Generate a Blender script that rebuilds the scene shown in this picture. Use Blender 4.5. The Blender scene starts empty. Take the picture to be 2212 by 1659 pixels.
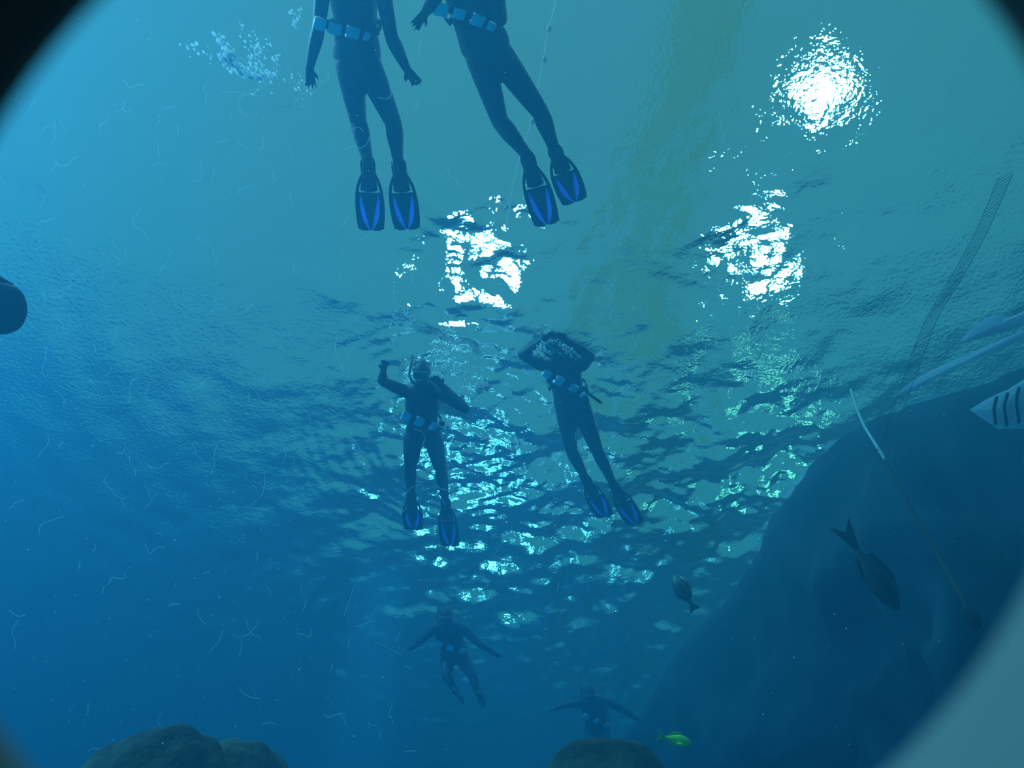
import bpy, bmesh, math, random
import numpy as np
from mathutils import Vector, Matrix

# ------------------------------------------------------------------ camera
F = 2000.0                      # focal length in pixels of the 2212 x 1659 frame
CX, CY = 1106.0, 829.5
PITCH = math.radians(46.0)
CAM = Vector((0.0, 0.0, 1.6))
WZ = 8.4                        # height of the water surface
CEIL = 14.4                     # height of the overhead lamps, seen and added
R_ = Vector((1, 0, 0))
FW = Vector((0, math.cos(PITCH), math.sin(PITCH)))
UP = Vector((0, -math.sin(PITCH), math.cos(PITCH)))

sc = bpy.context.scene
col = sc.collection
cd = bpy.data.cameras.new('camera')
cam = bpy.data.objects.new('camera', cd)
col.objects.link(cam)
cam.location = CAM
cam.rotation_euler = (math.pi / 2 + PITCH, 0, 0)
cd.sensor_width = 36.0
cd.lens = 36.0 * F / 2212.0
cd.clip_start = 0.01
cd.clip_end = 300
cd.dof.use_dof = True
cd.dof.focus_distance = 8.0
cd.dof.aperture_fstop = 3.7
sc.camera = cam


def ray(x, y):
    return (R_ * ((x - CX) / F) + UP * ((CY - y) / F) + FW).normalized()


def at_z(x, y, z):
    d = ray(x, y)
    return CAM + d * ((z - CAM.z) / d.z)


def at_d(x, y, dist):
    return CAM + ray(x, y) * dist


def at_depth(x, y, dep):
    """Pixel of something floating dep metres under the water surface."""
    return at_z(x, y, WZ - dep)


def above(x, y, z):
    """Where a pixel's line of sight arrives at height z after bending at calm water."""
    d = ray(x, y)
    p = at_z(x, y, WZ)
    s = math.hypot(d.x, d.y) * 1.333
    s = min(s, 0.995)
    h = Vector((d.x, d.y, 0)).normalized()
    o = h * s + Vector((0, 0, math.sqrt(1 - s * s)))
    return p + o * ((z - WZ) / o.z)


# ------------------------------------------------------------------ render look
sc.view_settings.view_transform = 'Standard'
sc.view_settings.look = 'None'
sc.view_settings.gamma = 1
sc.view_settings.use_curve_mapping = False
sc.view_settings.exposure = 0.0
sc.cycles.use_denoising = True
sc.cycles.caustics_reflective = False
sc.cycles.caustics_refractive = False
sc.cycles.max_bounces = 6
sc.cycles.volume_bounces = 1
sc.cycles.transparent_max_bounces = 12
sc.cycles.sample_clamp_indirect = 6.0
sc.cycles.blur_glossy = 0.0

# ------------------------------------------------------------------ world: the lit hall over the pool
w = bpy.data.worlds.new('hall_light')
sc.world = w
w.use_nodes = True
bg = w.node_tree.nodes['Background']
bg.inputs[0].default_value = (0.50, 1.0, 0.88, 1)
bg.inputs[1].default_value = 0.31


# ------------------------------------------------------------------ helpers
def mat(name, build):
    m = bpy.data.materials.new(name)
    m.use_nodes = True
    nt = m.node_tree
    nt.nodes.clear()
    out = nt.nodes.new('ShaderNodeOutputMaterial')
    build(nt, out)
    return m


def principled(name, c1, c2=None, scale=6.0, rough=0.6, bump=0.0, bscale=None, metallic=0.0, detail=6, distort=0.0):
    def b(nt, out):
        N, L = nt.nodes, nt.links
        p = N.new('ShaderNodeBsdfPrincipled')
        p.inputs['Roughness'].default_value = rough
        p.inputs['Metallic'].default_value = metallic
        L.new(p.outputs[0], out.inputs[0])
        tc = N.new('ShaderNodeTexCoord')
        no = N.new('ShaderNodeTexNoise')
        no.inputs['Scale'].default_value = scale
        no.inputs['Detail'].default_value = detail
        no.inputs['Distortion'].default_value = distort
        L.new(tc.outputs['Object'], no.inputs['Vector'])
        r = N.new('ShaderNodeValToRGB')
        r.color_ramp.elements[0].position = 0.35
        r.color_ramp.elements[1].position = 0.65
        r.color_ramp.elements[0].color = (*c1, 1)
        r.color_ramp.elements[1].color = (*(c2 or c1), 1)
        L.new(no.outputs[0], r.inputs[0])
        L.new(r.outputs[0], p.inputs['Base Color'])
        if bump:
            n2 = N.new('ShaderNodeTexNoise')
            n2.inputs['Scale'].default_value = bscale or scale * 4
            n2.inputs['Detail'].default_value = 8
            L.new(tc.outputs['Object'], n2.inputs['Vector'])
            bp = N.new('ShaderNodeBump')
            bp.inputs['Strength'].default_value = bump
            bp.inputs['Distance'].default_value = 0.02
            L.new(n2.outputs[0], bp.inputs['Height'])
            L.new(bp.outputs[0], p.inputs['Normal'])
    return mat(name, b)


def link_mesh(name, me, m=None, parent=None, smooth=False):
    o = bpy.data.objects.new(name, me)
    col.objects.link(o)
    if m is not None:
        me.materials.append(m)
    if smooth:
        me.polygons.foreach_set('use_smooth', [True] * len(me.polygons))
    if parent is not None:
        o.parent = parent
        o.matrix_parent_inverse = parent.matrix_world.inverted()
    return o


def pydata(name, vs, fs, m=None, parent=None, smooth=False):
    me = bpy.data.meshes.new(name)
    me.from_pydata([tuple(v) for v in vs], [], fs)
    me.update()
    return link_mesh(name, me, m, parent, smooth)


def from_bm(name, bm, m=None, parent=None, smooth=False):
    me = bpy.data.meshes.new(name)
    bm.to_mesh(me)
    bm.free()
    return link_mesh(name, me, m, parent, smooth)


def tag(o, label=None, cat=None, group=None, kind=None):
    if label:
        o['label'] = label
    if cat:
        o['category'] = cat
    if group:
        o['group'] = group
    if kind:
        o['kind'] = kind
    return o


def empty(name, loc):
    o = bpy.data.objects.new(name, None)
    col.objects.link(o)
    o.empty_display_size = 0.2
    o.location = loc
    o.matrix_world = Matrix.Translation(loc)
    return o


def struct(o, label, cat=None):
    return tag(o, label, cat, kind='structure')


# ------------------------------------------------------------------ lamps over the water: those that glitter, and unseen ones added for their light
def overhead_light(p, diam, power, color):
    ld = bpy.data.lights.new('overhead_light', 'AREA')
    ld.shape = 'DISK'
    ld.size = diam
    ld.energy = power
    ld.color = color
    lo = bpy.data.objects.new('overhead_light', ld)
    col.objects.link(lo)
    lo.location = p
    return lo


WHITE_G = (0.86, 1.0, 0.84)
WHITE_B = (0.72, 0.90, 1.0)
overhead_light(above(1772, 205, CEIL), 1.05, 1000, WHITE_G)
overhead_light(above(1635, 545, CEIL), 1.0, 700, WHITE_G)
overhead_light(above(1022, 550, CEIL), 0.68, 1400, WHITE_B)
overhead_light(above(1650, 830, CEIL), 1.6, 150, (0.62, 1.0, 0.45))      # dim tinted lamps, added so the far ripples sparkle
overhead_light(above(1010, 905, CEIL), 2.2, 420, (0.55, 1.0, 0.95))
overhead_light(above(1250, 930, CEIL + 1), 1.6, 170, (0.55, 1.0, 0.90))
overhead_light(Vector((-13.5, 2.0, CEIL)), 1.2, 34000, WHITE_B)  # unseen lamp added far left to brighten the left water
overhead_light(Vector((-6, -2.0, CEIL)), 1.2, 7500, WHITE_B)  # second unseen lamp added for the left side
overhead_light(Vector((1.0, -4.0, CEIL)), 1.2, 4000, WHITE_B)  # unseen lamp added behind the camera to light the belt weights

# narrow spot added over the far water just to draw the pale shaft
sd_ = bpy.data.lights.new('shaft_spot', 'SPOT')
sd_.energy = 120000
sd_.color = (0.75, 0.95, 1.0)
sd_.spot_size = math.radians(7.0)
sd_.spot_blend = 0.7
sd_.shadow_soft_size = 0.05
so_ = bpy.data.objects.new('shaft_spot', sd_)
col.objects.link(so_)
so_.location = (-1.62, 9.6, CEIL)


# ------------------------------------------------------------------ the water body: tinted, hazy volume
def b_water(nt, out):
    N, L = nt.nodes, nt.links
    s = N.new('ShaderNodeVolumeScatter')
    s.inputs['Color'].default_value = (0.10, 0.57, 1.0, 1)
    s.inputs['Density'].default_value = 0.040
    s.inputs['Anisotropy'].default_value = 0.60
    a = N.new('ShaderNodeVolumeAbsorption')
    a.inputs['Color'].default_value = (0.0, 0.76, 0.93, 1)
    a.inputs['Density'].default_value = 0.215
    ad = N.new('ShaderNodeAddShader')
    L.new(s.outputs[0], ad.inputs[0])
    L.new(a.outputs[0], ad.inputs[1])
    L.new(ad.outputs[0], out.inputs['Volume'])


M_WATER = mat('pool_water', b_water)
X0, X1, Y0, Y1, Z0 = -16.0, 13.0, -7.0, 26.0, -1.0
bm = bmesh.new()
bmesh.ops.create_cube(bm, size=1.0)
bmesh.ops.scale(bm, vec=(X1 - X0, Y1 - Y0, WZ - .12 - Z0), verts=bm.verts)
bmesh.ops.translate(bm, vec=((X0 + X1) / 2, (Y0 + Y1) / 2, (WZ - .12 + Z0) / 2), verts=bm.verts)
o = from_bm('water', bm, M_WATER)
tag(o, 'hazy blue pool water filling the whole tank', 'water', kind='stuff')


# ------------------------------------------------------------------ water surface seen from below
def b_surface(nt, out):
    N, L = nt.nodes, nt.links
    g = N.new('ShaderNodeBsdfGlass')
    g.inputs['IOR'].default_value = 1.333
    g.inputs['Roughness'].default_value = 0.0
    t = N.new('ShaderNodeBsdfTransparent')
    mx = N.new('ShaderNodeMixShader')
    mx.inputs[0].default_value = 0.15
    tc = N.new('ShaderNodeTexCoord')
    no = N.new('ShaderNodeTexNoise')
    no.inputs['Scale'].default_value = 24.0
    no.inputs['Detail'].default_value = 3
    bp = N.new('ShaderNodeBump')
    bp.inputs['Strength'].default_value = 0.31
    bp.inputs['Distance'].default_value = 0.02
    L.new(tc.outputs['Object'], no.inputs['Vector'])
    L.new(no.outputs[0], bp.inputs['Height'])
    L.new(bp.outputs[0], g.inputs['Normal'])
    L.new(g.outputs[0], mx.inputs[1])
    L.new(t.outputs[0], mx.inputs[2])
    L.new(mx.outputs[0], out.inputs[0])


M_SURF = mat('water_surface', b_surface)


def axis(lo, a, b, hi, fine, coarse):
    left = np.arange(lo, a, coarse)
    mid = np.arange(a, b, fine)
    right = np.append(np.arange(b, hi, coarse), hi)
    return np.concatenate([left, mid, right])


rng = np.random.default_rng(7)
xs = axis(X0, -7.0, 6.0, X1, 0.030, 0.5)
ys = np.concatenate([axis(Y0, 0.6, 9.0, 9.0, 0.030, 0.5)[:-1], np.arange(9.0, 15.5, 0.045), np.arange(15.5, Y1, 0.12), [Y1]])
GX, GY = np.meshgrid(xs, ys)
# activity: calm water left and top, chop round the swimmers
act = np.full(GX.shape, 0.30)
for (px, py, s, k) in [(1000, 960, 1.2, 1.5), (1230, 900, 1.0, .8), (980, 1400, 1.8, 1.0), (1300, 1250, 2.2, 1.9),
                       (1560, 1060, 1.0, 2.6), (1690, 960, .5, 1.6), (560, 140, .55, 1.2), (1020, 520, .8, 2.3), (1600, 470, .7, 1.4), (990, 1230, .9, 1.2), (1300, 1540, 2.2, .8)]:
    c = at_z(px, py, WZ)
    act += k * np.exp(-((GX - c.x) ** 2 + (GY - c.y) ** 2) / (2 * s * s))
H = np.zeros(GX.shape)
for i in range(90):
    lam = 0.10 * (1.5 / 0.10) ** rng.random()
    k = 2 * math.pi / lam
    th = rng.normal(1.1, 0.95)
    slope = 0.0125
    H += slope / k * np.sin(k * (GX * math.cos(th) + GY * math.sin(th)) + rng.random() * 6.283) * act
# short chop where the lamps glitter
loc = np.zeros(GX.shape)
for (px, py, s_, k_) in [(1020, 540, .45, 1.0), (1630, 530, .5, .8), (1620, 1060, .9, .8), (1000, 780, .5, .6)]:
    c = at_z(px, py, WZ)
    loc += k_ * np.exp(-((GX - c.x) ** 2 + (GY - c.y) ** 2) / (2 * s_ * s_))
for i in range(26):
    lam = rng.uniform(.11, .20)
    k = 2 * math.pi / lam
    th = rng.random() * 6.283
    H += .022 / k * np.sin(k * (GX * math.cos(th) + GY * math.sin(th)) + rng.random() * 6.283) * loc
# rings spreading from the kicking divers
for (px, py, r0, wd, lam, sl) in [(985, 950, 1.15, .75, .15, .16), (985, 960, .5, .5, .11, .12), (1250, 1000, 1.1, .6, .20, .08), (985, 1400, 1.8, 1.5, .34, .12),
                                  (560, 150, .5, .3, .18, .10), (1000, 820, 3.6, 2.2, .60, .04), (1300, 1500, 1.8, 1.6, .40, .07)]:
    c = at_z(px, py, WZ)
    rr = np.hypot(GX - c.x, GY - c.y)
    k = 2 * math.pi / lam
    H += sl / k * np.sin(k * rr) * np.exp(-((rr - r0) / wd) ** 2)
nx, ny = len(xs), len(ys)
vs = np.stack([GX, GY, H], -1).reshape(-1, 3)
ii = np.arange(nx * ny).reshape(ny, nx)
fs = np.stack([ii[:-1, :-1], ii[:-1, 1:], ii[1:, 1:], ii[1:, :-1]], -1).reshape(-1, 4)
me = bpy.data.meshes.new('water_surface')
me.vertices.add(len(vs))
me.vertices.foreach_set('co', vs.astype(np.float32).ravel())
me.loops.add(len(fs) * 4)
me.loops.foreach_set('vertex_index', fs.ravel().astype(np.int32))
me.polygons.add(len(fs))
me.polygons.foreach_set('loop_start', np.arange(0, len(fs) * 4, 4, dtype=np.int32))
me.polygons.foreach_set('use_smooth', np.ones(len(fs), dtype=bool))
me.update(calc_edges=True)
surf = link_mesh('water_surface', me, M_SURF)
surf.location = (0, 0, WZ)
tag(surf, 'rippled water surface of the pool seen from below', 'water surface', kind='stuff')

# ------------------------------------------------------------------ tank shell
M_TANK = principled('tank_paint', (.02, .10, .16), (.03, .13, .20), 1.5, .8)
M_SAND = principled('sand', (.50, .49, .42), (.58, .56, .48), 9, .9, .4)
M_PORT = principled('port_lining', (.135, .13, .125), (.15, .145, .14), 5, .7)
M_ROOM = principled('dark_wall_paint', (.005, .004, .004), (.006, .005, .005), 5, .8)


def box(name, lo, hi, m, parent=None):
    bm = bmesh.new()
    bmesh.ops.create_cube(bm, size=1.0)
    for v in bm.verts:
        v.co = Vector([lo[i] if v.co[i] < 0 else hi[i] for i in range(3)])
    return from_bm(name, bm, m, parent)


struct(box('floor', (X0, Y0, Z0 - .3), (X1, Y1, Z0), M_SAND), 'sandy floor of the tank far below')
struct(box('wall_left', (X0 - .3, Y0, Z0), (X0, Y1, WZ + .4), M_TANK), 'blue painted tank wall far to the left')
struct(box('wall_far', (X0, Y1, Z0), (X1, Y1 + .3, WZ + .4), M_TANK), 'blue painted tank wall at the far end')
struct(box('wall_back', (X0, Y0 - .3, Z0), (X1, Y0, WZ + .4), M_TANK), 'blue painted tank wall behind the window')

# right side: curving rockwork wall whose waterline follows the edge of the bright water
wl = [(2700, 600), (2230, 780), (2000, 850), (1850, 900), (1755, 975), (1660, 1110), (1600, 1220), (1500, 1345), (1440, 1430), (1390, 1500), (1330, 1600)]
pts = [at_z(x, y, WZ) for x, y in wl]
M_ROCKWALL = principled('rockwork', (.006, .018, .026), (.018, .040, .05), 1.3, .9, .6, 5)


def catmull(P, n):
    P = [Vector(p) for p in P]
    out = []
    for i in range(len(P) - 1):
        p0 = P[i - 1] if i > 0 else P[0] * 2 - P[1]
        p3 = P[i + 2] if i + 2 < len(P) else P[-1] * 2 - P[-2]
        p1, p2 = P[i], P[i + 1]
        for j in range(n):
            t = j / n
            out.append(0.5 * ((2 * p1) + (p2 - p0) * t + (2 * p0 - 5 * p1 + 4 * p2 - p3) * t * t + (3 * p1 - p0 - 3 * p2 + p3) * t ** 3))
    out.append(P[-1])
    return out


from mathutils import noise as mnoise
cv = catmull(pts, 10)
NZ = 46
vs, fs = [], []
m_ = len(cv)
for side in (0, 1):
    for j in range(NZ):
        t = j / (NZ - 1)
        z = WZ + .03 + (Z0 - WZ - .03) * t
        for i, p in enumerate(cv):
            tg = (cv[min(i + 1, m_ - 1)] - cv[max(i - 1, 0)]).normalized()
            nr = Vector((tg.y, -tg.x, 0))
            if nr.x < 0:
                nr = -nr
            q = Vector((p.x, p.y, z))
            k = mnoise.fractal(q * .8, .8, 2.0, 6) * (.10 + .40 * min(1, j / 10))
            q += nr * (.10 + k + t * .9 + side * 1.2)
            vs.append(q)
for side in (0, 1):
    for j in range(NZ - 1):
        for i in range(m_ - 1):
            b_ = side * NZ * m_
            f_ = (b_ + j * m_ + i, b_ + j * m_ + i + 1, b_ + (j + 1) * m_ + i + 1, b_ + (j + 1) * m_ + i)
            fs.append(f_ if side == 0 else f_[::-1])
for i in range(m_ - 1):
    fs.append((i, NZ * m_ + i, NZ * m_ + i + 1, i + 1))
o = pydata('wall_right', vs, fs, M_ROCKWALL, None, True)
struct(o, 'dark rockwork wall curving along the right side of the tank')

# yellow translucent panel added above the pool to tint the light through the water
def b_tint(nt, out):
    N, L = nt.nodes, nt.links
    t = N.new('ShaderNodeBsdfTranslucent')
    no = N.new('ShaderNodeTexNoise')
    no.inputs['Scale'].default_value = .7
    r = N.new('ShaderNodeValToRGB')
    r.color_ramp.elements[0].color = (.95, .80, .40, 1)
    r.color_ramp.elements[1].color = (.98, .90, .60, 1)
    L.new(no.outputs[0], r.inputs[0])
    L.new(r.outputs[0], t.inputs[0])
    L.new(t.outputs[0], out.inputs[0])


M_OCHRE = mat('yellow_tint_panel', b_tint)
bd = [above(x, y, CEIL + 1.2) for x, y in ((1255, 735), (1470, 735), (1400, 500), (1530, 250), (1660, -120), (1500, -120), (1400, 250), (1330, 500))]
bm = bmesh.new()
bm.faces.new([bm.verts.new(p) for p in bd])
struct(from_bm('tint_panel', bm, M_OCHRE), 'added yellow translucent panel that tints the light seen through the water')

# viewing port: thick wall with an oval opening, camera just behind it
PC = CAM + FW * .25 + R_ * (-.0026) + UP * .0019
ang = math.atan2(1106 * .75, 1106)      # direction of the short axis (top-left to bottom-right)
AX_L = (R_ * math.cos(ang) + UP * math.sin(ang))
AX_S = (-R_ * math.sin(ang) + UP * math.cos(ang))


def port_ring(a, b, dz, n=96):
    return [PC + FW * dz + AX_L * (a * math.cos(2 * math.pi * k / n)) + AX_S * (b * math.sin(2 * math.pi * k / n)) for k in range(n)]


A_, B_ = .1618, .1452
rings = [port_ring(A_ + .9, B_ + .9, -.24), port_ring(A_ + .02, B_ + .02, -.24), port_ring(A_ + .004, B_ + .004, -.20), port_ring(A_ + .001, B_ + .001, -.012),
         port_ring(A_ + .001, B_ + .001, -.004), port_ring(A_ + .006, B_ + .006, 0), port_ring(A_ + .9, B_ + .9, 0)]
vs = [v for r in rings for v in r]
fs = []
n = 96
for j in range(len(rings)):
    for k in range(n):
        j2 = (j + 1) % len(rings)
        fs.append((j * n + k, j * n + (k + 1) % n, j2 * n + (k + 1) % n, j2 * n + k))
o = pydata('wall_front', vs, fs, M_PORT, None, True)
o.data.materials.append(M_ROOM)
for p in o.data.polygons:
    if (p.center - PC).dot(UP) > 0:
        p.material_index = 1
struct(o, 'thick wall round the oval viewing port, black above, grey below')
# closed dark chamber the visitor stands in
back = [PC - FW * .24 + R_ * (sx * .9) + UP * (sy * .9) for sx, sy in ((-1, -1), (1, -1), (1, 1), (-1, 1))]
rear = [p - FW * 1.6 for p in back]
o = pydata('wall_room', back + rear, [(0, 1, 5, 4), (1, 2, 6, 5), (2, 3, 7, 6), (3, 0, 4, 7), (4, 5, 6, 7)], M_ROOM)
struct(o, 'dark walls of the viewing chamber behind the window')

# ------------------------------------------------------------------ materials of the things
M_SUIT = principled('wetsuit_neoprene', (.010, .018, .030), (.016, .026, .040), 14, .55, .12, 60)
M_SKIN = principled('skin', (.42, .27, .20), (.46, .30, .23), 9, .55)
M_BLACK = principled('black_rubber', (.012, .016, .022), (.016, .020, .028), 10, .45)
M_FIN = principled('fin_rubber', (.010, .020, .045), (.014, .026, .055), 10, .4)
M_BELT = principled('belt_webbing', (.015, .02, .03), (.03, .035, .045), 60, .8)
M_LEAD = principled('coated_lead', (.84, .86, .84), (.92, .93, .92), 8, .4)
M_LENS = principled('mask_lens', (.05, .09, .11), (.06, .10, .12), 4, .08)


def b_insert(nt, out):
    N, L = nt.nodes, nt.links
    d = N.new('ShaderNodeBsdfDiffuse')
    t = N.new('ShaderNodeBsdfTranslucent')
    no = N.new('ShaderNodeTexNoise')
    no.inputs['Scale'].default_value = 20
    r = N.new('ShaderNodeValToRGB')
    r.color_ramp.elements[0].color = (.26, .36, 1.0, 1)
    r.color_ramp.elements[1].color = (.34, .45, 1.0, 1)
    L.new(no.outputs[0], r.inputs[0])
    mx = N.new('ShaderNodeMixShader')
    mx.inputs[0].default_value = .7
    for n in (d, t):
        L.new(r.outputs[0], n.inputs[0])
    L.new(d.outputs[0], mx.inputs[1])
    L.new(t.outputs[0], mx.inputs[2])
    L.new(mx.outputs[0], out.inputs[0])


def b_foam(nt, out):
    N, L = nt.nodes, nt.links
    d = N.new('ShaderNodeBsdfDiffuse')
    t = N.new('ShaderNodeBsdfTranslucent')
    no = N.new('ShaderNodeTexNoise')
    no.inputs['Scale'].default_value = 3
    r = N.new('ShaderNodeValToRGB')
    r.color_ramp.elements[0].color = (.85, .95, .95, 1)
    r.color_ramp.elements[1].color = (1, 1, 1, 1)
    L.new(no.outputs[0], r.inputs[0])
    mx = N.new('ShaderNodeMixShader')
    mx.inputs[0].default_value = .8
    for n in (d, t):
        L.new(r.outputs[0], n.inputs[0])
    L.new(d.outputs[0], mx.inputs[1])
    L.new(t.outputs[0], mx.inputs[2])
    L.new(mx.outputs[0], out.inputs[0])


def b_translucent(c):
    def b(nt, out):
        N, L = nt.nodes, nt.links
        d = N.new('ShaderNodeBsdfDiffuse')
        t = N.new('ShaderNodeBsdfTranslucent')
        no = N.new('ShaderNodeTexNoise')
        no.inputs['Scale'].default_value = 7
        r = N.new('ShaderNodeValToRGB')
        r.color_ramp.elements[0].color = (*[q * .8 for q in c], 1)
        r.color_ramp.elements[1].color = (*c, 1)
        L.new(no.outputs[0], r.inputs[0])
        mx = N.new('ShaderNodeMixShader')
        mx.inputs[0].default_value = .6
        for n in (d, t):
            L.new(r.outputs[0], n.inputs[0])
        L.new(d.outputs[0], mx.inputs[1])
        L.new(t.outputs[0], mx.inputs[2])
        L.new(mx.outputs[0], out.inputs[0])
    return b


M_REFLECT = mat('pale_reflection', b_translucent((.74, .82, .86)))
M_PALEROPE = mat('pale_rope_fibre', b_translucent((.85, .92, .88)))
M_HATCH = mat('hatch_cord', b_translucent((.35, .42, .42)))
M_INSERT = mat('blue_silicone', b_insert)
M_FOAM = mat('foam_bubbles', b_foam)


# ------------------------------------------------------------------ tubes and lofts
def frame(t, ref=Vector((0, 0, 1))):
    t = t.normalized()
    s = t.cross(ref)
    if s.length < 1e-3:
        s = t.cross(Vector((0, 1, 0)))
    s.normalize()
    return s, s.cross(t).normalized()


def loft(bm, P, rad, n=14, sub=5, ref=Vector((0, 0, 1))):
    """Closed tapering tube through the points P; rad: (side, thickness) per point."""
    P = [Vector(p) for p in P]
    R = [Vector((r[0], r[1], 0)) if hasattr(r, '__len__') else Vector((r, r, 0)) for r in rad]
    if len(P) > 2:
        C, Q = catmull(P, sub), catmull(R, sub)
    else:
        C = [P[0].lerp(P[1], j / sub) for j in range(sub + 1)]
        Q = [R[0].lerp(R[1], j / sub) for j in range(sub + 1)]
    # rounded ends
    d0, d1 = (C[0] - C[1]).normalized(), (C[-1] - C[-2]).normalized()
    e0, e1 = min(Q[0].x, Q[0].y), min(Q[-1].x, Q[-1].y)
    C = [C[0] + d0 * e0 * .9, C[0] + d0 * e0 * .6] + C + [C[-1] + d1 * e1 * .6, C[-1] + d1 * e1 * .9]
    Q = [Q[0] * .35, Q[0] * .78] + Q + [Q[-1] * .78, Q[-1] * .35]
    rings = []
    for i, c in enumerate(C):
        t = C[min(i + 1, len(C) - 1)] - C[max(i - 1, 0)]
        s, u = frame(t, ref)
        rings.append([bm.verts.new(c + s * (Q[i].x * math.cos(2 * math.pi * k / n)) + u * (Q[i].y * math.sin(2 * math.pi * k / n))) for k in range(n)])
    for a, b in zip(rings[:-1], rings[1:]):
        for k in range(n):
            bm.faces.new((a[k], a[(k + 1) % n], b[(k + 1) % n], b[k]))
    bm.faces.new(rings[0][::-1])
    bm.faces.new(rings[-1])


def ball(bm, c, rx, ry, rz, ax=None):
    ax = ax or (Vector((1, 0, 0)), Vector((0, 1, 0)), Vector((0, 0, 1)))
    r = bmesh.ops.create_icosphere(bm, subdivisions=3, radius=1.0)
    for v in r['verts']:
        q = v.co.copy()
        v.co = Vector(c) + ax[0] * q.x * rx + ax[1] * q.y * ry + ax[2] * q.z * rz


def melt(name, bm, voxel, m, parent, smooth_it=3):
    """Fuse overlapping lofts into one continuous skin."""
    bmesh.ops.recalc_face_normals(bm, faces=bm.faces)
    tmp = from_bm('tmp', bm)
    md = tmp.modifiers.new('r', 'REMESH')
    md.mode = 'VOXEL'
    md.voxel_size = voxel
    ms = tmp.modifiers.new('s', 'SMOOTH')
    ms.factor = .5
    ms.iterations = smooth_it
    dg = bpy.context.evaluated_depsgraph_get()
    me = bpy.data.meshes.new_from_object(tmp.evaluated_get(dg))
    old = tmp.data
    bpy.data.objects.remove(tmp)
    bpy.data.meshes.remove(old)
    me.name = name
    me.materials.clear()
    return link_mesh(name, me, m, parent, True)


def slab(bm, outline, tz, ax, org):
    """Flat outline (u, v) extruded +-tz; ax = (u axis, v axis, normal)."""
    top = [bm.verts.new(org + ax[0] * u + ax[1] * v + ax[2] * tz) for u, v in outline]
    bot = [bm.verts.new(org + ax[0] * u + ax[1] * v - ax[2] * tz) for u, v in outline]
    bm.faces.new(top)
    bm.faces.new(bot[::-1])
    n = len(top)
    for k in range(n):
        bm.faces.new((top[k], bot[k], bot[(k + 1) % n], top[(k + 1) % n]))


def bevel_box(bm, c, ax, hx, hy, hz, r):
    b2 = bmesh.new()
    bmesh.ops.create_cube(b2, size=2.0)
    for v in b2.verts:
        v.co = Vector((v.co.x * hx, v.co.y * hy, v.co.z * hz))
    bmesh.ops.bevel(b2, geom=b2.edges[:], offset=r, segments=2, affect='EDGES', profile=.5)
    vm = {}
    for v in b2.verts:
        vm[v] = bm.verts.new(Vector(c) + ax[0] * v.co.x + ax[1] * v.co.y + ax[2] * v.co.z)
    for f in b2.faces:
        bm.faces.new([vm[v] for v in f.verts])
    b2.free()


# ------------------------------------------------------------------ a fin: foot pocket, rails, blade with two blue panels, strap
def make_fin(parent, heel, tip, half, roll=0.0):
    v = (tip - heel)
    Ln = v.length
    v.normalize()
    s, u = frame(v)
    if roll:
        s = Matrix.Rotation(roll, 3, v) @ s
        u = s.cross(v).normalized()
    ax = (s, v, u)
    root = empty('fin', heel)
    root.parent = parent
    root.matrix_parent_inverse = parent.matrix_world.inverted()
    k = Ln / .62
    # foot pocket
    bm = bmesh.new()
    loft(bm, [heel - v * .05 * k, heel + v * .05 * k, heel + v * .15 * k, heel + v * .240 * k],
         [(.042, .040), (.052, .044), (.060, .034), (.068, .016)], 16, 5, u)
    from_bm('foot_pocket', bm, M_BLACK, root, True)
    # side rails from the pocket down the blade
    for sg in (-1, 1):
        bm = bmesh.new()
        P = [heel + s * sg * .045 + v * .08 * k, heel + s * sg * half * .78 + v * .19 * k, heel + s * sg * half * .97 + v * .32 * k,
             heel + s * sg * half + v * .48 * k, heel + s * sg * half * .92 + v * .60 * k]
        loft(bm, P, [(.010, .014), (.013, .015), (.012, .013), (.009, .010), (.006, .006)], 8, 4, u)
        from_bm('rail', bm, M_FIN, root, True)
    # blade
    b0, b1 = .262 * k, Ln
    bl = b1 - b0
    rows = [(.10, .94), (.3, .96), (.55, .98), (.75, 1.0), (.88, .96), (.96, .86), (1.0, .62), (1.0, .18)]
    inner = [(.70, .03), (.60, .12), (.42, .40), (.24, .70), (.06, .985)]
    outer = [(.70, .03), (.76, .28), (.70, .55), (.56, .74), (.30, .90), (.14, .99)]
    bm = bmesh.new()
    mid = [(-.92, 0), (.92, 0)] + inner + [(0, .965)] + [(-a, t) for a, t in inner[::-1]]
    slab(bm, [(half * a, b0 + bl * t) for a, t in mid], .005, ax, heel)
    for sg in (-1, 1):
        edge = [(.92, 0)] + [(w_, t) for t, w_ in rows] + outer[::-1]
        slab(bm, [(sg * half * a, b0 + bl * t) for a, t in edge], .005, ax, heel)
    bmesh.ops.recalc_face_normals(bm, faces=bm.faces)
    from_bm('blade', bm, M_FIN, root)
    for sg in (-1, 1):
        o_ = inner + outer[::-1][:-1]
        bm = bmesh.new()
        slab(bm, [(sg * half * a, b0 + bl * t) for a, t in o_], .004, ax, heel)
        bmesh.ops.recalc_face_normals(bm, faces=bm.faces)
        from_bm('blade_panel', bm, M_INSERT, root)
    # heel strap
    bm = bmesh.new()
    loft(bm, [heel + s * .05 + v * .09 * k, heel + s * .05 - v * .02 * k, heel - v * .085 * k, heel - s * .05 - v * .02 * k, heel - s * .05 + v * .09 * k],
         [(.006, .012)] * 5, 8, 4, u)
    from_bm('strap', bm, M_BLACK, root, True)
    return root


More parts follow.
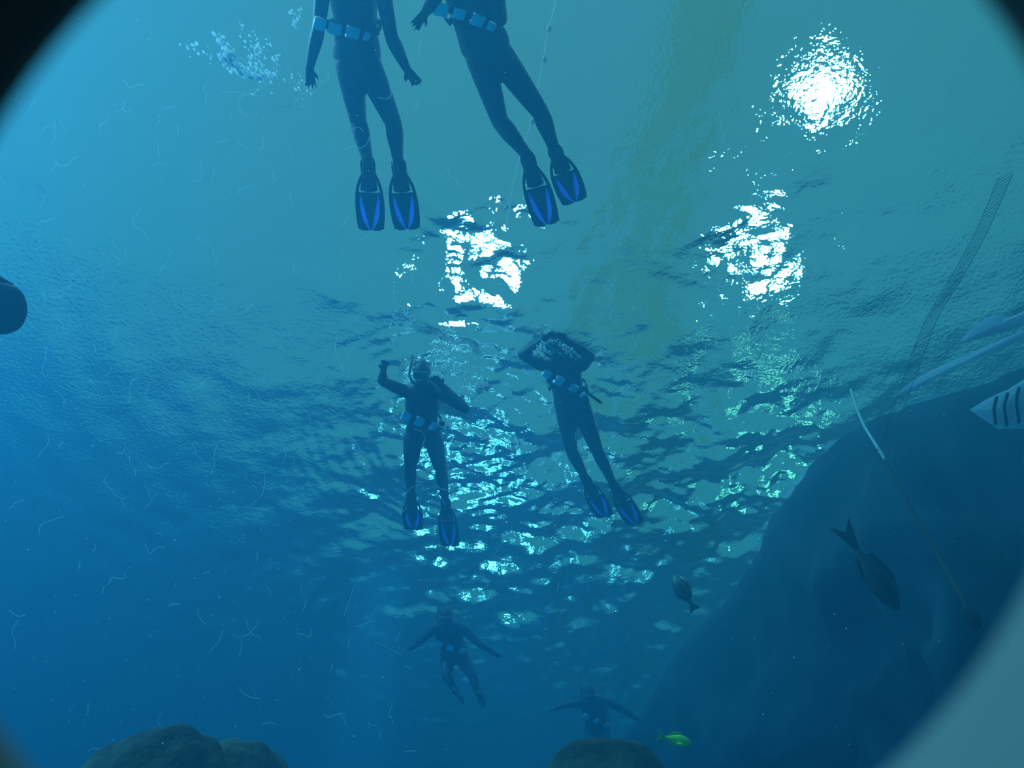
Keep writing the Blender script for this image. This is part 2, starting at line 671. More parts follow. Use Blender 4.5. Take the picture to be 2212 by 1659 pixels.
# ------------------------------------------------------------------ a hand: palm, four fingers, thumb
def add_hand(bm, wrist, d, nrm, k=1.0, curl=.35, thumb=1, spread=.16):
    d = d.normalized()
    nrm = (nrm - d * nrm.dot(d)).normalized()
    s = d.cross(nrm).normalized()
    pc = wrist + d * .05 * k
    loft(bm, [wrist - d * .01, wrist + d * .03 * k, wrist + d * .07 * k, wrist + d * .092 * k], [(.027 * k, .020 * k), (.038 * k, .018 * k), (.043 * k, .016 * k), (.040 * k, .013 * k)], 12, 3, nrm)
    for i, (off, ln, sp) in enumerate([(-.031, .066, -1.5), (-.0105, .078, -.5), (.0105, .073, .5), (.031, .056, 1.5)]):
        b = wrist + d * .085 * k + s * off * k
        d1 = (d + s * sp * spread).normalized()
        d2 = (d1 * math.cos(curl) + nrm * math.sin(curl)).normalized()
        d3 = (d1 * math.cos(curl * 2) + nrm * math.sin(curl * 2)).normalized()
        p1 = b + d1 * ln * .45 * k
        p2 = p1 + d2 * ln * .33 * k
        p3 = p2 + d3 * ln * .28 * k
        loft(bm, [b - d1 * .015, p1, p2, p3], [.0105 * k, .0100 * k, .0092 * k, .0080 * k], 8, 3, nrm)
    b = wrist + d * .028 * k - s * thumb * .030 * k
    d1 = (d * .72 - s * thumb * .75 + nrm * .15).normalized()
    d2 = (d * .95 - s * thumb * .35 + nrm * .3).normalized()
    p1 = b + d1 * .035 * k
    p2 = p1 + d2 * .034 * k
    loft(bm, [b - d1 * .012, p1, p2], [.0135 * k, .0115 * k, .0092 * k], 8, 3, nrm)


# ------------------------------------------------------------------ a diver
def diver(label, J, weights, k=1.0, bk=1.0, voxel=.009, tail=None, bent_arm=()):
    """J: joint -> (pixel x, pixel y, depth under the surface). a/b = image-left / image-right limbs. bk scales the girth."""
    P = {n: at_depth(*v) for n, v in J.items()}
    u = (P['chest'] - P['pelvis']).normalized()
    root = empty('person', P['pelvis'])
    tag(root, label, 'diver', 'snorkelling divers at the surface')
    bm = bmesh.new()
    g = k * bk
    dn = Vector((0, 0, -1))
    sa = (P['sh_b'] - P['sh_a'])
    sw = sa.length * .5
    # torso
    loft(bm, [P['pelvis'] - u * .07 * k, P['pelvis'], P['waist'], P['waist'].lerp(P['chest'], .55), P['chest'], P['chest'].lerp(P['neck'], .62), P['neck']],
         [(.120 * g, .085 * g), (.165 * g, .108 * g), (.142 * g, .098 * g), (.160 * g, .110 * g), (min(sw * .98, .185 * g), .115 * g), (min(sw * .86, .150 * g), .085 * g), (.060 * g, .060 * g)], 22, 5)
    # neck and head
    hd = (P['head'] - P['neck']).normalized()
    loft(bm, [P['neck'] - hd * .05, P['neck'].lerp(P['head'], .6)], [.060 * k, .058 * k], 14)
    hs, hn = frame(hd)
    face = -hn if hn.z > 0 else hn
    hax = (hs, hd, face)
    hc = P['head']
    ball(bm, hc, .078 * k, .112 * k, .098 * k, hax)
    ball(bm, hc - hd * .055 * k + face * .030 * k, .055 * k, .055 * k, .060 * k, hax)      # jaw
    ball(bm, hc - hd * .030 * k + face * .103 * k, .014 * k, .026 * k, .020 * k, hax)      # nose
    ball(bm, hc - hd * .072 * k + face * .090 * k, .024 * k, .010 * k, .012 * k, hax)      # mouth
    for sg in (-1, 1):
        ball(bm, hc + hs * sg * .078 * k - hd * .015 * k, .012 * k, .032 * k, .020 * k, hax)   # ears under the hood
    # limbs
    for e in 'ab':
        sh, el, wr = P['sh_' + e], P['el_' + e], P['wr_' + e]
        cst = P['chest'].lerp(sh, .55) + (P['neck'] - P['chest']) * .1
        loft(bm, [cst, sh, sh.lerp(el, .45), el], [.066 * g, .062 * g, .053 * g, .043 * g], 14, 5)
        loft(bm, [el, el.lerp(wr, .3), el.lerp(wr, .75), wr], [.043 * g, .046 * g, .035 * g, .029 * g], 14, 5)
        hdv = at_depth(*J['ha_' + e]) - wr
        side = 1 if e == 'a' else -1
        add_hand(bm, wr, hdv, dn, min(max(hdv.length / .17, .85), 1.1) * k, .28, side)
        hip, kn, an = P['hip_' + e], P['kn_' + e], P['an_' + e]
        loft(bm, [P['pelvis'].lerp(hip, .7) + u * .03 * k, hip, hip.lerp(kn, .45), kn], [(.098 * g, .10 * g), (.096 * g, .10 * g), (.083 * g, .085 * g), (.059 * g, .060 * g)], 16, 5)
        loft(bm, [kn, kn.lerp(an, .30), kn.lerp(an, .70), an], [.058 * g, .061 * g, .047 * g, .040 * g], 16, 5)
        t = at_depth(*J['tip_' + e])
        fd = (t - an).normalized()
        loft(bm, [an - fd * .03, an + fd * .06 * k, an + fd * .20 * k], [(.038 * k, .040 * k), (.040 * k, .032 * k), (.038 * k, .020 * k)], 12, 3)
    body = melt('wetsuit_body', bm, voxel, M_SUIT, root)
    # bare lower face
    body.data.materials.append(M_SKIN)
    mw = body.matrix_world
    for p in body.data.polygons:
        c = mw @ p.center - hc
        if abs(c.dot(hs)) < .048 * k and -.10 * k < c.dot(hd) < -.01 * k and c.dot(face) > .066 * k:
            p.material_index = 1
    # mask and snorkel
    mk = empty('diving_mask', hc)
    mk.parent = root
    mk.matrix_parent_inverse = root.matrix_world.inverted()
    bm = bmesh.new()
    bevel_box(bm, hc + hd * .030 * k + face * .098 * k, hax, .078 * k, .044 * k, .022 * k, .014 * k)
    from_bm('mask_skirt', bm, M_BLACK, mk, True)
    bm = bmesh.new()
    bevel_box(bm, hc + hd * .032 * k + face * .119 * k, hax, .066 * k, .033 * k, .005 * k, .004 * k)
    from_bm('mask_lens', bm, M_LENS, mk, True)
    bm = bmesh.new()
    ring = [hc + hd * .03 * k + hs * (.088 * k * math.cos(a)) + face * (.105 * k * math.sin(a)) for a in [2 * math.pi * q / 14 for q in range(15)]]
    loft(bm, ring, [(.004, .011)] * 15, 6, 2, hd)
    from_bm('mask_strap', bm, M_BLACK, mk, True)
    bm = bmesh.new()
    loft(bm, [hc - hd * .075 * k + face * .115 * k, hc - hd * .075 * k + face * .13 * k + hs * .05 * k, hc - hd * .02 * k + face * .07 * k + hs * .115 * k,
              hc + hd * .05 * k + hs * .105 * k - face * .05 * k, hc + hd * .07 * k + hs * .10 * k - face * .13 * k], [.012] * 5, 10, 5)
    from_bm('snorkel', bm, M_BLACK, root, True)
    # weight belt with lead blocks
    bt = empty('weight_belt', P['waist'])
    bt.parent = root
    bt.matrix_parent_inverse = root.matrix_world.inverted()
    wp = [at_depth(x, y, d_) for x, y, d_, *_ in weights]
    s0, n0 = frame(u)
    wc = P['waist']
    if n0.z > 0:
        n0 = -n0
    left = wc - s0 * .17 * g * (1 if (wp[0] - wp[-1]).dot(s0) < 0 else -1)
    right = wc * 2 - left
    loop = [left - n0 * .02] + wp + [right - n0 * .02, wc + (right - wc) * .6 - n0 * .105 * g, wc - n0 * .125 * g, wc + (left - wc) * .6 - n0 * .105 * g, left - n0 * .02]
    cur = catmull(loop, 6)
    bm = bmesh.new()
    prev = None
    for i, c in enumerate(cur):
        t = (cur[min(i + 1, len(cur) - 1)] - cur[max(i - 1, 0)]).normalized()
        out_ = (c - wc)
        out_ = (out_ - u * out_.dot(u)).normalized()
        ring = [bm.verts.new(c + u * a * .024 * k + out_ * b * .003) for a, b in ((-1, -1), (1, -1), (1, 1), (-1, 1))]
        if prev:
            for q in range(4):
                bm.faces.new((prev[q], prev[(q + 1) % 4], ring[(q + 1) % 4], ring[q]))
        prev = ring
    from_bm('webbing', bm, M_BELT, bt)
    for i, (x, y, d_, hw, hh, tilt) in enumerate(weights):
        c = wp[i]
        a_ = wp[max(i - 1, 0)]
        b_ = wp[min(i + 1, len(wp) - 1)]
        t = (b_ - a_).normalized()
        fr = (CAM - c).normalized().lerp(Vector((0, 0, -1)), .5)
        fr = (fr - t * fr.dot(t)).normalized()
        hgt = fr.cross(t).normalized()
        if tilt:
            fr = Matrix.Rotation(tilt, 3, t) @ fr
            hgt = fr.cross(t).normalized()
        bm = bmesh.new()
        bevel_box(bm, c + fr * .018, (t, hgt, fr), hw * k, hh * k, .019 * k, .008)
        from_bm('lead_weight', bm, M_LEAD, bt, True)
    bm = bmesh.new()
    c = wp[-1].lerp(right, .55)
    bevel_box(bm, c + (c - wc).normalized() * .008, (s0, u, n0), .03, .03, .008, .004)
    from_bm('buckle', bm, M_BLACK, bt, True)
    if tail:
        bm = bmesh.new()
        loft(bm, [right + n0 * .03] + [at_depth(*t) for t in tail], [(.012, .006)] + [(.018, .010)] * len(tail), 8, 5)
        from_bm('strap_end', bm, M_BLACK, bt, True)
    for e in 'ab':
        make_fin(root, P['an_' + e] + (at_depth(*J['tip_' + e]) - P['an_' + e]).normalized() * .03, at_depth(*J['tip_' + e]), J['fw'] if isinstance(J.get('fw'), float) else .105 * k)
    return root, P


def report(name, P):
    L = lambda a, b: round((P[a] - P[b]).length, 2)
    print('DIVER', name, 'shoulders', L('sh_a', 'sh_b'), 'trunk', L('neck', 'pelvis'), 'uparm', L('sh_a', 'el_a'), L('sh_b', 'el_b'), 'fore', L('el_a', 'wr_a'), L('el_b', 'wr_b'),
          'thigh', L('hip_a', 'kn_a'), L('hip_b', 'kn_b'), 'calf', L('kn_a', 'an_a'), L('kn_b', 'an_b'), 'fin', L('an_a', 'tip_a'), L('an_b', 'tip_b'))


D1 = dict(head=(752, -205, .25), neck=(757, -125, .22), chest=(760, -55, .22), waist=(768, 55, .20), pelvis=(771, 118, .20),
          sh_a=(702, -68, .24), el_a=(688, 62, .42), wr_a=(668, 148, .50), ha_a=(672, 192, .52),
          sh_b=(818, -62, .24), el_b=(846, 82, .40), wr_b=(878, 148, .48), ha_b=(906, 186, .50),
          hip_a=(754, 140, .22), kn_a=(774, 262, .34), an_a=(794, 345, .52), tip_a=(802, 498, .62),
          hip_b=(794, 140, .22), kn_b=(850, 266, .34), an_b=(860, 348, .52), tip_b=(880, 496, .62))
W1 = [(690, 50, .46, .042, .042, 0), (722, 60, .44, .046, .040, 0), (760, 68, .38, .048, .042, 0), (790, 76, .34, .02, .03, 0)]
D2 = dict(head=(975, -215, .25), neck=(985, -130, .22), chest=(1000, -70, .22), waist=(1024, 38, .20), pelvis=(1048, 98, .20),
          sh_a=(938, -75, .24), el_a=(942, -5, .45), wr_a=(918, 28, .5), ha_a=(893, 60, .5),
          sh_b=(1062, -70, .24), el_b=(1082, 42, .35), wr_b=(1062, -30, .45), ha_b=(1040, -80, .45),
          hip_a=(1036, 122, .22), kn_a=(1080, 262, .34), an_a=(1138, 335, .52), tip_a=(1183, 486, .62),
          hip_b=(1078, 118, .22), kn_b=(1168, 244, .32), an_b=(1196, 318, .48), tip_b=(1243, 437, .60))
W2 = [(952, 20, .46, .048, .042, 0), (990, 28, .44, .042, .035, 0), (1030, 40, .38, .050, .042, .2), (1058, 54, .32, .03, .03, 0)]
D3 = dict(head=(911, 800, .16), neck=(911, 822, .16), chest=(912, 852, .18), waist=(912, 905, .18), pelvis=(914, 937, .18),
          sh_a=(878, 846, .18), el_a=(826, 824, .22), wr_a=(828, 801, .20), ha_a=(832, 782, .18),
          sh_b=(948, 848, .18), el_b=(1006, 884, .40), wr_b=(954, 832, .20), ha_b=(930, 808, .22),
          hip_a=(893, 948, .20), kn_a=(886, 1012, .28), an_a=(888, 1066, .36), tip_a=(893, 1144, .42),
          hip_b=(936, 948, .20), kn_b=(952, 1014, .28), an_b=(962, 1080, .36), tip_b=(973, 1180, .42))
W3 = [(878, 898, .32, .048, .048, 0), (906, 909, .34, .044, .050, 0), (935, 919, .32, .036, .042, 0), (955, 926, .26, .022, .03, 0)]
D4 = dict(head=(1196, 738, .14), neck=(1204, 760, .16), chest=(1212, 788, .18), waist=(1226, 838, .18), pelvis=(1236, 872, .18),
          sh_a=(1168, 786, .18), el_a=(1128, 766, .24), wr_a=(1172, 734, .26), ha_a=(1192, 722, .26),
          sh_b=(1256, 788, .18), el_b=(1276, 770, .24), wr_b=(1222, 734, .26), ha_b=(1202, 721, .26),
          hip_a=(1222, 886, .20), kn_a=(1234, 972, .28), an_a=(1264, 1032, .36), tip_a=(1308, 1116, .42),
          hip_b=(1256, 884, .20), kn_b=(1290, 972, .28), an_b=(1324, 1044, .36), tip_b=(1374, 1132, .42))
W4 = [(1180, 806, .34, .042, .036, 0), (1206, 820, .34, .046, .046, 0), (1238, 836, .30, .046, .040, 0), (1256, 850, .24, .02, .03, 0)]
D5 = dict(head=(964, 1328, .14), neck=(966, 1342, .16), chest=(968, 1362, .18), waist=(976, 1398, .18), pelvis=(982, 1416, .18),
          sh_a=(938, 1356, .18), el_a=(916, 1378, .26), wr_a=(896, 1394, .3), ha_a=(884, 1404, .32),
          sh_b=(1000, 1358, .18), el_b=(1030, 1386, .26), wr_b=(1062, 1408, .3), ha_b=(1082, 1420, .32),
          hip_a=(968, 1424, .20), kn_a=(964, 1458, .46), an_a=(980, 1486, .62), tip_a=(1001, 1516, .82),
          hip_b=(1000, 1422, .20), kn_b=(1020, 1458, .46), an_b=(1030, 1492, .62), tip_b=(1048, 1524, .82))
W5 = [(948, 1390, .30, .05, .05, 0), (972, 1397, .32, .046, .046, 0), (998, 1404, .30, .046, .04, 0)]
D6 = dict(head=(1272, 1496, .14), neck=(1276, 1506, .16), chest=(1282, 1520, .18), waist=(1288, 1556, .18), pelvis=(1290, 1572, .18),
          sh_a=(1256, 1518, .18), el_a=(1226, 1522, .26), wr_a=(1206, 1528, .3), ha_a=(1194, 1532, .32),
          sh_b=(1318, 1518, .18), el_b=(1346, 1534, .26), wr_b=(1368, 1548, .3), ha_b=(1382, 1557, .32),
          hip_a=(1278, 1578, .20), kn_a=(1276, 1600, .40), an_a=(1280, 1622, .56), tip_a=(1284, 1646, .78),
          hip_b=(1302, 1578, .20), kn_b=(1310, 1602, .40), an_b=(1316, 1624, .56), tip_b=(1322, 1648, .78))
W6 = [(1266, 1546, .34, .05, .045, 0), (1290, 1556, .36, .05, .045, 0), (1310, 1564, .34, .04, .045, 0)]
for nm, lb, J, W, k, bk, tl in [
        ('1', 'diver in dark wetsuit at top, hands hanging beside the hips, fins above the sparkles', D1, W1, 1.0, 1.08, None),
        ('2', 'diver in dark wetsuit at top centre, legs angled right, beside the pale rope', D2, W2, 1.0, 1.12, None),
        ('3', 'diver among bright ripples with one bent arm raised and one elbow out', D3, W3, 1.0, 1.10, None),
        ('4', 'diver with both hands held to the face and elbows spread wide', D4, W4, 1.0, 1.12, [(1272, 850, .26), (1298, 870, .30)]),
        ('5', 'small distant diver with both arms spread downward and legs bowed', D5, W5, 1.0, 1.15, None),
        ('6', 'farthest diver, barely visible above the right-hand mossy rock', D6, W6, 1.0, 1.2, None)]:
    o, P = diver(lb, J, W, k, bk, .009 if nm in '1234' else .012, tl)
    report(nm, P)

# ------------------------------------------------------------------ mossy rocks rising from the tank floor
M_MOSS = principled('mossy_rock', (.012, .011, .006), (.060, .058, .020), 2.6, .95, 1.0, 14, detail=10, distort=.6)


def rock(px, py, dist, hw, hd_, seed, label, e=2.6, tilt=0.0):
    """Boulder column standing on the floor; its top shows at pixel (px, py)."""
    top = at_d(px, py, dist)
    hz = (top.z - Z0) * .5
    c = Vector((top.x, top.y + hd_ * .2, Z0 + hz))
    bm = bmesh.new()
    bmesh.ops.create_icosphere(bm, subdivisions=6, radius=1.0)
    for v in bm.verts:
        q = v.co.copy()
        m_ = (abs(q.x) ** e + abs(q.y) ** e + abs(q.z) ** e) ** (-1 / e)
        p = Vector((q.x * m_ * hw, q.y * m_ * hd_, q.z * m_ * hz))
        so = Vector((seed * 7.1, seed * 3.3, 0))
        n1 = mnoise.fractal(p * 1.1 + so, 1.0, 2.0, 4)
        n2 = mnoise.fractal(p * 5.0 + so, 1.0, 2.0, 4)
        n3 = mnoise.fractal(p * 14.0 + so, 1.0, 2.0, 3)
        f = 1 + .13 * n1 + .035 * n2 + .008 * n3
        p = Vector((p.x * f, p.y * f, p.z * (1 + .025 * n1) + .045 * n2 + .012 * n3))
        p.z += tilt * p.x
        p.z = max(p.z, -hz)
        v.co = c + p
    o = from_bm('rock', bm, M_MOSS, None, True)
    return tag(o, label, 'rock', 'mossy rocks at the foot of the view')


rock(345, 1600, 5.0, .50, .55, 1, 'broad mossy rock at the bottom left, larger of the pair', 4.0)
rock(535, 1614, 5.2, .36, .45, 2, 'smaller rounded rock leaning against the broad left rock', 3.4, -.14)
rock(1305, 1600, 5.4, .60, .6, 3, 'mossy green-brown rock at the bottom centre under the yellow fish', 2.5, .03)


# ------------------------------------------------------------------ fish
def fish(label, nose, tail, dist, deep, thick, c1, c2, up_hint, fork=.5, tail_len=.22, dorsal=.25, anal=.22, pect=.2, seed=0, dist2=None, blunt=False):
    """nose / tail: pixels; deep = body height / length, thick = width / length."""
    a, b = at_d(*nose, dist), at_d(*tail, dist2 or dist)
    ln = (b - a).length
    v = (b - a).normalized()
    vw = (CAM - (a + b) / 2).normalized()
    up = (R_ * up_hint[0] + UP * up_hint[1] + (-FW) * up_hint[2])
    up = (up - v * up.dot(v)).normalized()
    s = v.cross(up).normalized()
    M = principled('fish_skin_%d' % seed, c1, c2, 9, .45, .1, 40)
    MF = principled('fish_fin_%d' % seed, tuple(x * .7 for x in c1), tuple(x * .8 for x in c2), 30, .6)
    root = empty('fish', (a + b) / 2)
    tag(root, label, 'fish')
    bl = ln * (1 - tail_len)
    prof = [(.0, .06), (.05, .30), (.14, .62), (.28, .92), (.42, 1.0), (.58, .90), (.74, .62), (.88, .30), (1.0, .17)]
    if blunt:
        prof = [(.0, .10), (.015, .32), (.05, .58), (.12, .82), (.24, .97), (.42, 1.0), (.60, .88), (.78, .58), (.90, .30), (1.0, .17)]
    bm = bmesh.new()
    n, rings = 18, []
    for t, r in prof:
        c = a + v * bl * t
        rings.append([bm.verts.new(c + up * (r * deep * ln * .5 * math.sin(2 * math.pi * q / n)) + s * (r ** 1.2 * thick * ln * .5 * math.cos(2 * math.pi * q / n))) for q in range(n)])
    for r0, r1 in zip(rings[:-1], rings[1:]):
        for q in range(n):
            bm.faces.new((r0[q], r0[(q + 1) % n], r1[(q + 1) % n], r1[q]))
    bm.faces.new(rings[0][::-1])
    bm.faces.new(rings[-1])
    bmesh.ops.recalc_face_normals(bm, faces=bm.faces)
    from_bm('body', bm, M, root, True).modifiers.new('s', 'SUBSURF').render_levels = 1
    ax = (v, up, s)
    H_ = deep * ln * .5
    th = ln * .008

    def part(nm, outl):
        b2 = bmesh.new()
        slab(b2, outl, th, ax, a)
        bmesh.ops.recalc_face_normals(b2, faces=b2.faces)
        return from_bm(nm, b2, MF, root)
    part('tail_fin', [(bl * .96, H_ * .15), (bl + tail_len * ln * .6, H_ * .62), (ln, H_ * .85), (ln - tail_len * ln * fork * .8, 0), (ln, -H_ * .85), (bl + tail_len * ln * .6, -H_ * .62), (bl * .96, -H_ * .15)])
    if dorsal:
        part('dorsal_fin', [(bl * (.16 if blunt else .30), H_ * .88), (bl * .42, H_ * (1 + dorsal)), (bl * .62, H_ * (.95 + dorsal)), (bl * .86, H_ * (.45 + dorsal)), (bl * .84, H_ * .30), (bl * .6, H_ * .8)])
    if anal:
        part('anal_fin', [(bl * .55, -H_ * .85), (bl * .66, -H_ * (.85 + anal)), (bl * .88, -H_ * (.40 + anal)), (bl * .86, -H_ * .28)])
    for sg in (-1, 1):
        b2 = bmesh.new()
        o0 = a + v * bl * .30 + s * sg * thick * ln * .42 - up * H_ * .25
        slab(b2, [(0, 0), (pect * ln * .35, pect * ln * .5), (pect * ln, pect * ln * .55), (pect * ln * .9, pect * ln * .1)], th, (v, s * sg, up), o0)
        bmesh.ops.recalc_face_normals(b2, faces=b2.faces)
        from_bm('pectoral_fin', b2, MF, root)
        b2 = bmesh.new()
        ball(b2, a + v * bl * .13 + s * sg * thick * ln * .24 + up * H_ * .2, ln * .018, ln * .018, ln * .018)
        from_bm('eye', b2, M_BLACK, root, True)
    return root


fish('yellow-green fish swimming right above the bottom rock', (1494, 1606), (1419, 1588), 5.2, .36, .16, (.50, .85, .06), (.62, .95, .12), (.1, 1, 0), seed=1, fork=.6)
fish('dark deep-bodied fish cut off by the left edge', (60, 668), (-150, 660), 4.2, .66, .20, (.010, .018, .022), (.022, .034, .036), (0, 1, 0), seed=2, fork=.2, tail_len=.12, dorsal=.30, anal=.14, blunt=True)
fish('olive brown fish seen from below beside the rippled surface', (1455, 1240), (1502, 1320), 8.2, .40, .42, (.055, .065, .045), (.10, .105, .07), (.55, .45, -.4), seed=3, fork=.2, tail_len=.20, dorsal=.15, anal=.15, pect=.32)
fish('dim dark fish in front of the right rockwork wall', (1942, 1318), (1812, 1128), 6.2, .26, .20, (.008, .014, .018), (.014, .022, .028), (.8, .5, 0), seed=4, fork=.5, tail_len=.30, dorsal=.2, anal=.1)


# ------------------------------------------------------------------ ropes on the right, and window reflections modelled as solid shapes
M_ROPE = principled('pale_rope', (.55, .62, .58), (.70, .76, .70), 40, .8, .4, 120)
M_ROPED = principled('dark_rope', (.008, .010, .010), (.014, .016, .015), 40, .8, .4, 120)
M_SINKER = principled('dark_sinker', (.004, .005, .006), (.006, .007, .008), 8, .95)
M_REFLECT_RIB = principled('reflection_rib', (.10, .15, .18), (.14, .19, .22), 5, .7)


def rope(label, P, r, m, group=None, jitter=.0, knots=()):
    bm = bmesh.new()
    loft(bm, P, [r] * len(P), 8, 6)
    o = from_bm('rope', bm, m, None, True)
    tag(o, label, 'rope', group)
    for q in knots:
        b2 = bmesh.new()
        ball(b2, P[q], r * 2.1, r * 2.6, r * 2.0)
        from_bm('knot', b2, m, o, True)
    return o


rope('pale knotted rope trailing down beside the top centre diver', [at_depth(x, y, .06) for x, y in
     [(1203, -60), (1201, 0), (1193, 40), (1186, 62), (1180, 95), (1176, 128), (1169, 160), (1160, 215), (1150, 262), (1131, 320), (1116, 370), (1108, 410), (1101, 450), (1094, 490)]], .009, M_PALEROPE, knots=(3, 5, 8))
rope('pale upper rope hanging in front of the rockwork wall', [at_d(x, y, d) for x, y, d in
     [(1838, 842, 7.6), (1850, 880, 7.5), (1866, 918, 7.4), (1882, 945, 7.3), (1898, 970, 7.2), (1912, 994, 7.1)]], .011, M_PALEROPE)
rope('dark lower rope running down to the dark sinker', [at_d(x, y, d) for x, y, d in
     [(1912, 994, 7.1), (1940, 1045, 6.8), (1975, 1110, 6.5), (2010, 1170, 6.2), (2050, 1240, 5.9), (2088, 1310, 5.6)]], .012, M_ROPED)
bm = bmesh.new()
c = at_d(2098, 1332, 5.55)
sv = (at_d(2112, 1352, 5.5) - at_d(2084, 1312, 5.6)).normalized()
loft(bm, [c - sv * .06, c - sv * .03, c + sv * .04, c + sv * .07], [.020, .040, .036, .018], 14, 4)
tag(from_bm('sinker', bm, M_SINKER, None, True), 'dark sinker at the end of the lower rope', 'sinker')


def reflection(label, outline, dist, m, thick=.008, ribs=()):  # solid pale shape standing in for a reflection in the window
    P = [at_d(x, y, dist) for x, y in outline]
    c = sum(P, Vector()) / len(P)
    nrm = (CAM - c).normalized()
    bm = bmesh.new()
    cv_ = catmull(P + [P[0]], 3)[:-1]
    f = [bm.verts.new(p + nrm * .0) for p in cv_]
    g = [bm.verts.new(p.lerp(c, .06) - nrm * thick * 2) for p in cv_]
    mid = bm.verts.new(c + nrm * thick * 1.5)
    n = len(f)
    for q in range(n):
        bm.faces.new((mid, f[q], f[(q + 1) % n]))
        bm.faces.new((f[q], g[q], g[(q + 1) % n], f[(q + 1) % n]))
    bm.faces.new(g[::-1])
    bmesh.ops.recalc_face_normals(bm, faces=bm.faces)
    o = from_bm('reflection_shape', bm, m)
    tag(o, label, 'reflection', 'window reflections modelled as pale shapes')
    for rb in ribs:
        b2 = bmesh.new()
        loft(b2, [at_d(x, y, dist - .03) for x, y in rb], [(.011, .008)] * len(rb), 8, 4)
        from_bm('rib', b2, M_REFLECT_RIB, o, True)
    return o


reflection('window reflection at the right edge, modelled as a pale pointed shape with dark ribs', [(2095, 885), (2140, 858), (2176, 842), (2232, 818), (2240, 914), (2165, 927), (2148, 921), (2120, 903)], 5.2, M_REFLECT,
      ribs=[[(2152, 858), (2146, 885), (2150, 915)], [(2176, 850), (2168, 880), (2174, 918)], [(2200, 838), (2194, 870), (2200, 912)]])
reflection('window reflection modelled as a pale leaf shape above the long narrow one', [(2074, 738), (2108, 702), (2145, 681), (2182, 684), (2230, 668), (2236, 692), (2150, 722), (2102, 735)], 5.6, M_REFLECT)
reflection('window reflection modelled as a long narrow band slanting up to the right edge', [(1926, 858), (1990, 812), (2060, 778), (2130, 748), (2230, 706), (2232, 722), (2130, 768), (2040, 808), (1962, 850)], 6.2, M_REFLECT)

# hatched window reflection, modelled as a faint strip of thin cords
nt_ = empty('hatch_strip', at_d(2010, 690, 6.0))
tag(nt_, 'hatched window reflection modelled as a faint ladder-like strip down the right side', 'hatching')
path = [(2172, 380), (2120, 500), (2060, 610), (2012, 690), (1970, 800), (1925, 920), (1885, 1050)]
cv2 = catmull([at_d(x, y, 6.0) for x, y in path], 14)
sd = (R_ * .9 + UP * .25).normalized()
for off in (-.04, .04):
    bm = bmesh.new()
    loft(bm, [p + sd * off for p in cv2[::6]], [.0022] * len(cv2[::6]), 6, 3)
    from_bm('hatch_edge', bm, M_HATCH, nt_, True)
bm = bmesh.new()
for p in cv2[::1]:
    t = sd * .04 + UP * .015
    loft(bm, [p - t, p + t], [.0017, .0017], 5, 1)
o = from_bm('hatch_bars', bm, M_HATCH, nt_)
o['kind'] = 'stuff'


# ------------------------------------------------------------------ foam, drifting specks and threads
random.seed(5)
ICO_V, ICO_F = [], []
_b = bmesh.new()
bmesh.ops.create_icosphere(_b, subdivisions=1, radius=1.0)
_b.verts.ensure_lookup_table()
ICO_V = [v.co.copy() for v in _b.verts]
ICO_F = [tuple(v.index for v in f.verts) for f in _b.faces]
_b.free()


def dots(name, items, m):
    vs, fs = [], []
    for c, r, st in items:
        b = len(vs)
        for q in ICO_V:
            p = q * r
            p = p + st * (q.dot(st.normalized()) * 1.0) if st.length > 0 else p
            vs.append(c + p)
        fs += [tuple(b + i for i in f) for f in ICO_F]
    return pydata(name, vs, fs, m, None, True)


def foam(label, strokes, dep=.05):
    it = []
    for P, wd, cnt, rmax in strokes:
        C = catmull([Vector((x, y, 0)) for x, y in P], 12) if len(P) > 1 else [Vector((*P[0], 0))]
        for _ in range(int(cnt * .6)):
            c = random.choice(C)
            q = at_depth(c.x + random.gauss(0, wd * 1.25), c.y + random.gauss(0, wd * 1.25), dep + random.random() * .05)
            r = 1.1 * rmax * (.25 + .75 * random.random() ** 2)
            it.append((q, r, Vector((.3, .8, .1)) * r * random.random() * 1.6))
    return tag(dots('foam', it, M_FOAM), label, 'foam', kind='stuff')


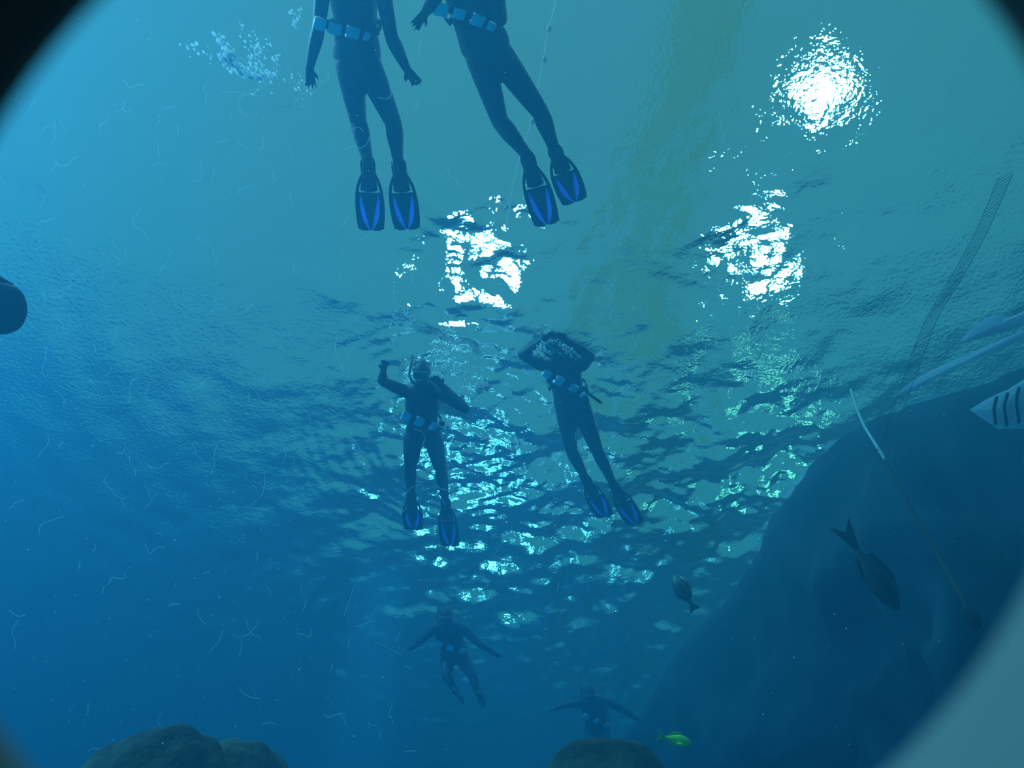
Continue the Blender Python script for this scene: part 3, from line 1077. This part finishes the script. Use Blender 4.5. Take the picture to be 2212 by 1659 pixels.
foam('white foam splash left of the top left diver', [
    ([(468, 76), (488, 104), (503, 128)], 4, 150, .013), ([(478, 118), (500, 138), (530, 158), (562, 168), (588, 158)], 5, 420, .013),
    ([(546, 92), (552, 120), (560, 150)], 12, 220, .009), ([(524, 52), (520, 62), (528, 100)], 3, 30, .008), ([(630, 22), (636, 34), (638, 54)], 2.5, 40, .010),
    ([(600, 120), (597, 132), (603, 140)], 3, 45, .010), ([(625, 165), (640, 180), (660, 190)], 8, 60, .009), ([(405, 102), (430, 110), (455, 125)], 8, 60, .009),
    ([(648, 10), (650, 40)], 2, 25, .007), ([(600, 172), (560, 190), (548, 200)], 8, 50, .007)])
foam('white splash beside the raised arm diver', [
    ([(948, 752), (975, 765), (1000, 790)], 8, 170, .011), ([(940, 780), (975, 795), (1015, 840)], 14, 330, .010), ([(885, 815), (888, 832)], 3, 50, .012),
    ([(1005, 800), (1030, 830), (1020, 870)], 12, 120, .008), ([(950, 830), (965, 850)], 3, 20, .009)], .03)
foam('water glints modelled as white bubbles round the head of the elbows-out diver', [  # glints of light given solid form as bubbles
    ([(1166, 748), (1185, 752)], 5, 60, .012), ([(1222, 755), (1240, 770)], 5, 70, .012), ([(1158, 765), (1165, 768)], 3, 30, .012), ([(1185, 738), (1205, 742)], 4, 40, .009),
    ([(1137, 803), (1142, 806)], 2.5, 20, .014)], .30)

it = []
for _ in range(620):
    x, y = random.uniform(20, 2190), random.uniform(20, 1640)
    if random.random() < .55:
        x = random.uniform(10, 900)
    q = at_d(x, y, random.uniform(3.6, 6.2))
    r = .0012 + .0022 * random.random() ** 3
    it.append((q, r, Vector((0, 0, 0))))
tag(dots('drifting_specks', it, M_FOAM), 'tiny white specks drifting through the water', 'specks', kind='stuff')

bm = bmesh.new()
for _ in range(170):
    x, y = random.uniform(20, 900), random.uniform(150, 1640)
    if random.random() < .12:
        x, y = random.uniform(900, 1800), random.uniform(60, 1300)
    d = random.uniform(4.2, 5.6)
    a = random.uniform(0, 6.28) if random.random() < .5 else random.gauss(1.57, .5)
    P = []
    L_ = random.uniform(6, 17)
    for k in range(random.randint(3, 6)):
        P.append(at_d(x, y, d))
        x += math.cos(a) * L_
        y += math.sin(a) * L_
        a += random.gauss(0, .6)
    loft(bm, P, [.0007] * len(P), 4, 3)
tag(from_bm('drifting_threads', bm, M_FOAM), 'fine pale threads drifting through the left water', 'threads', kind='stuff')
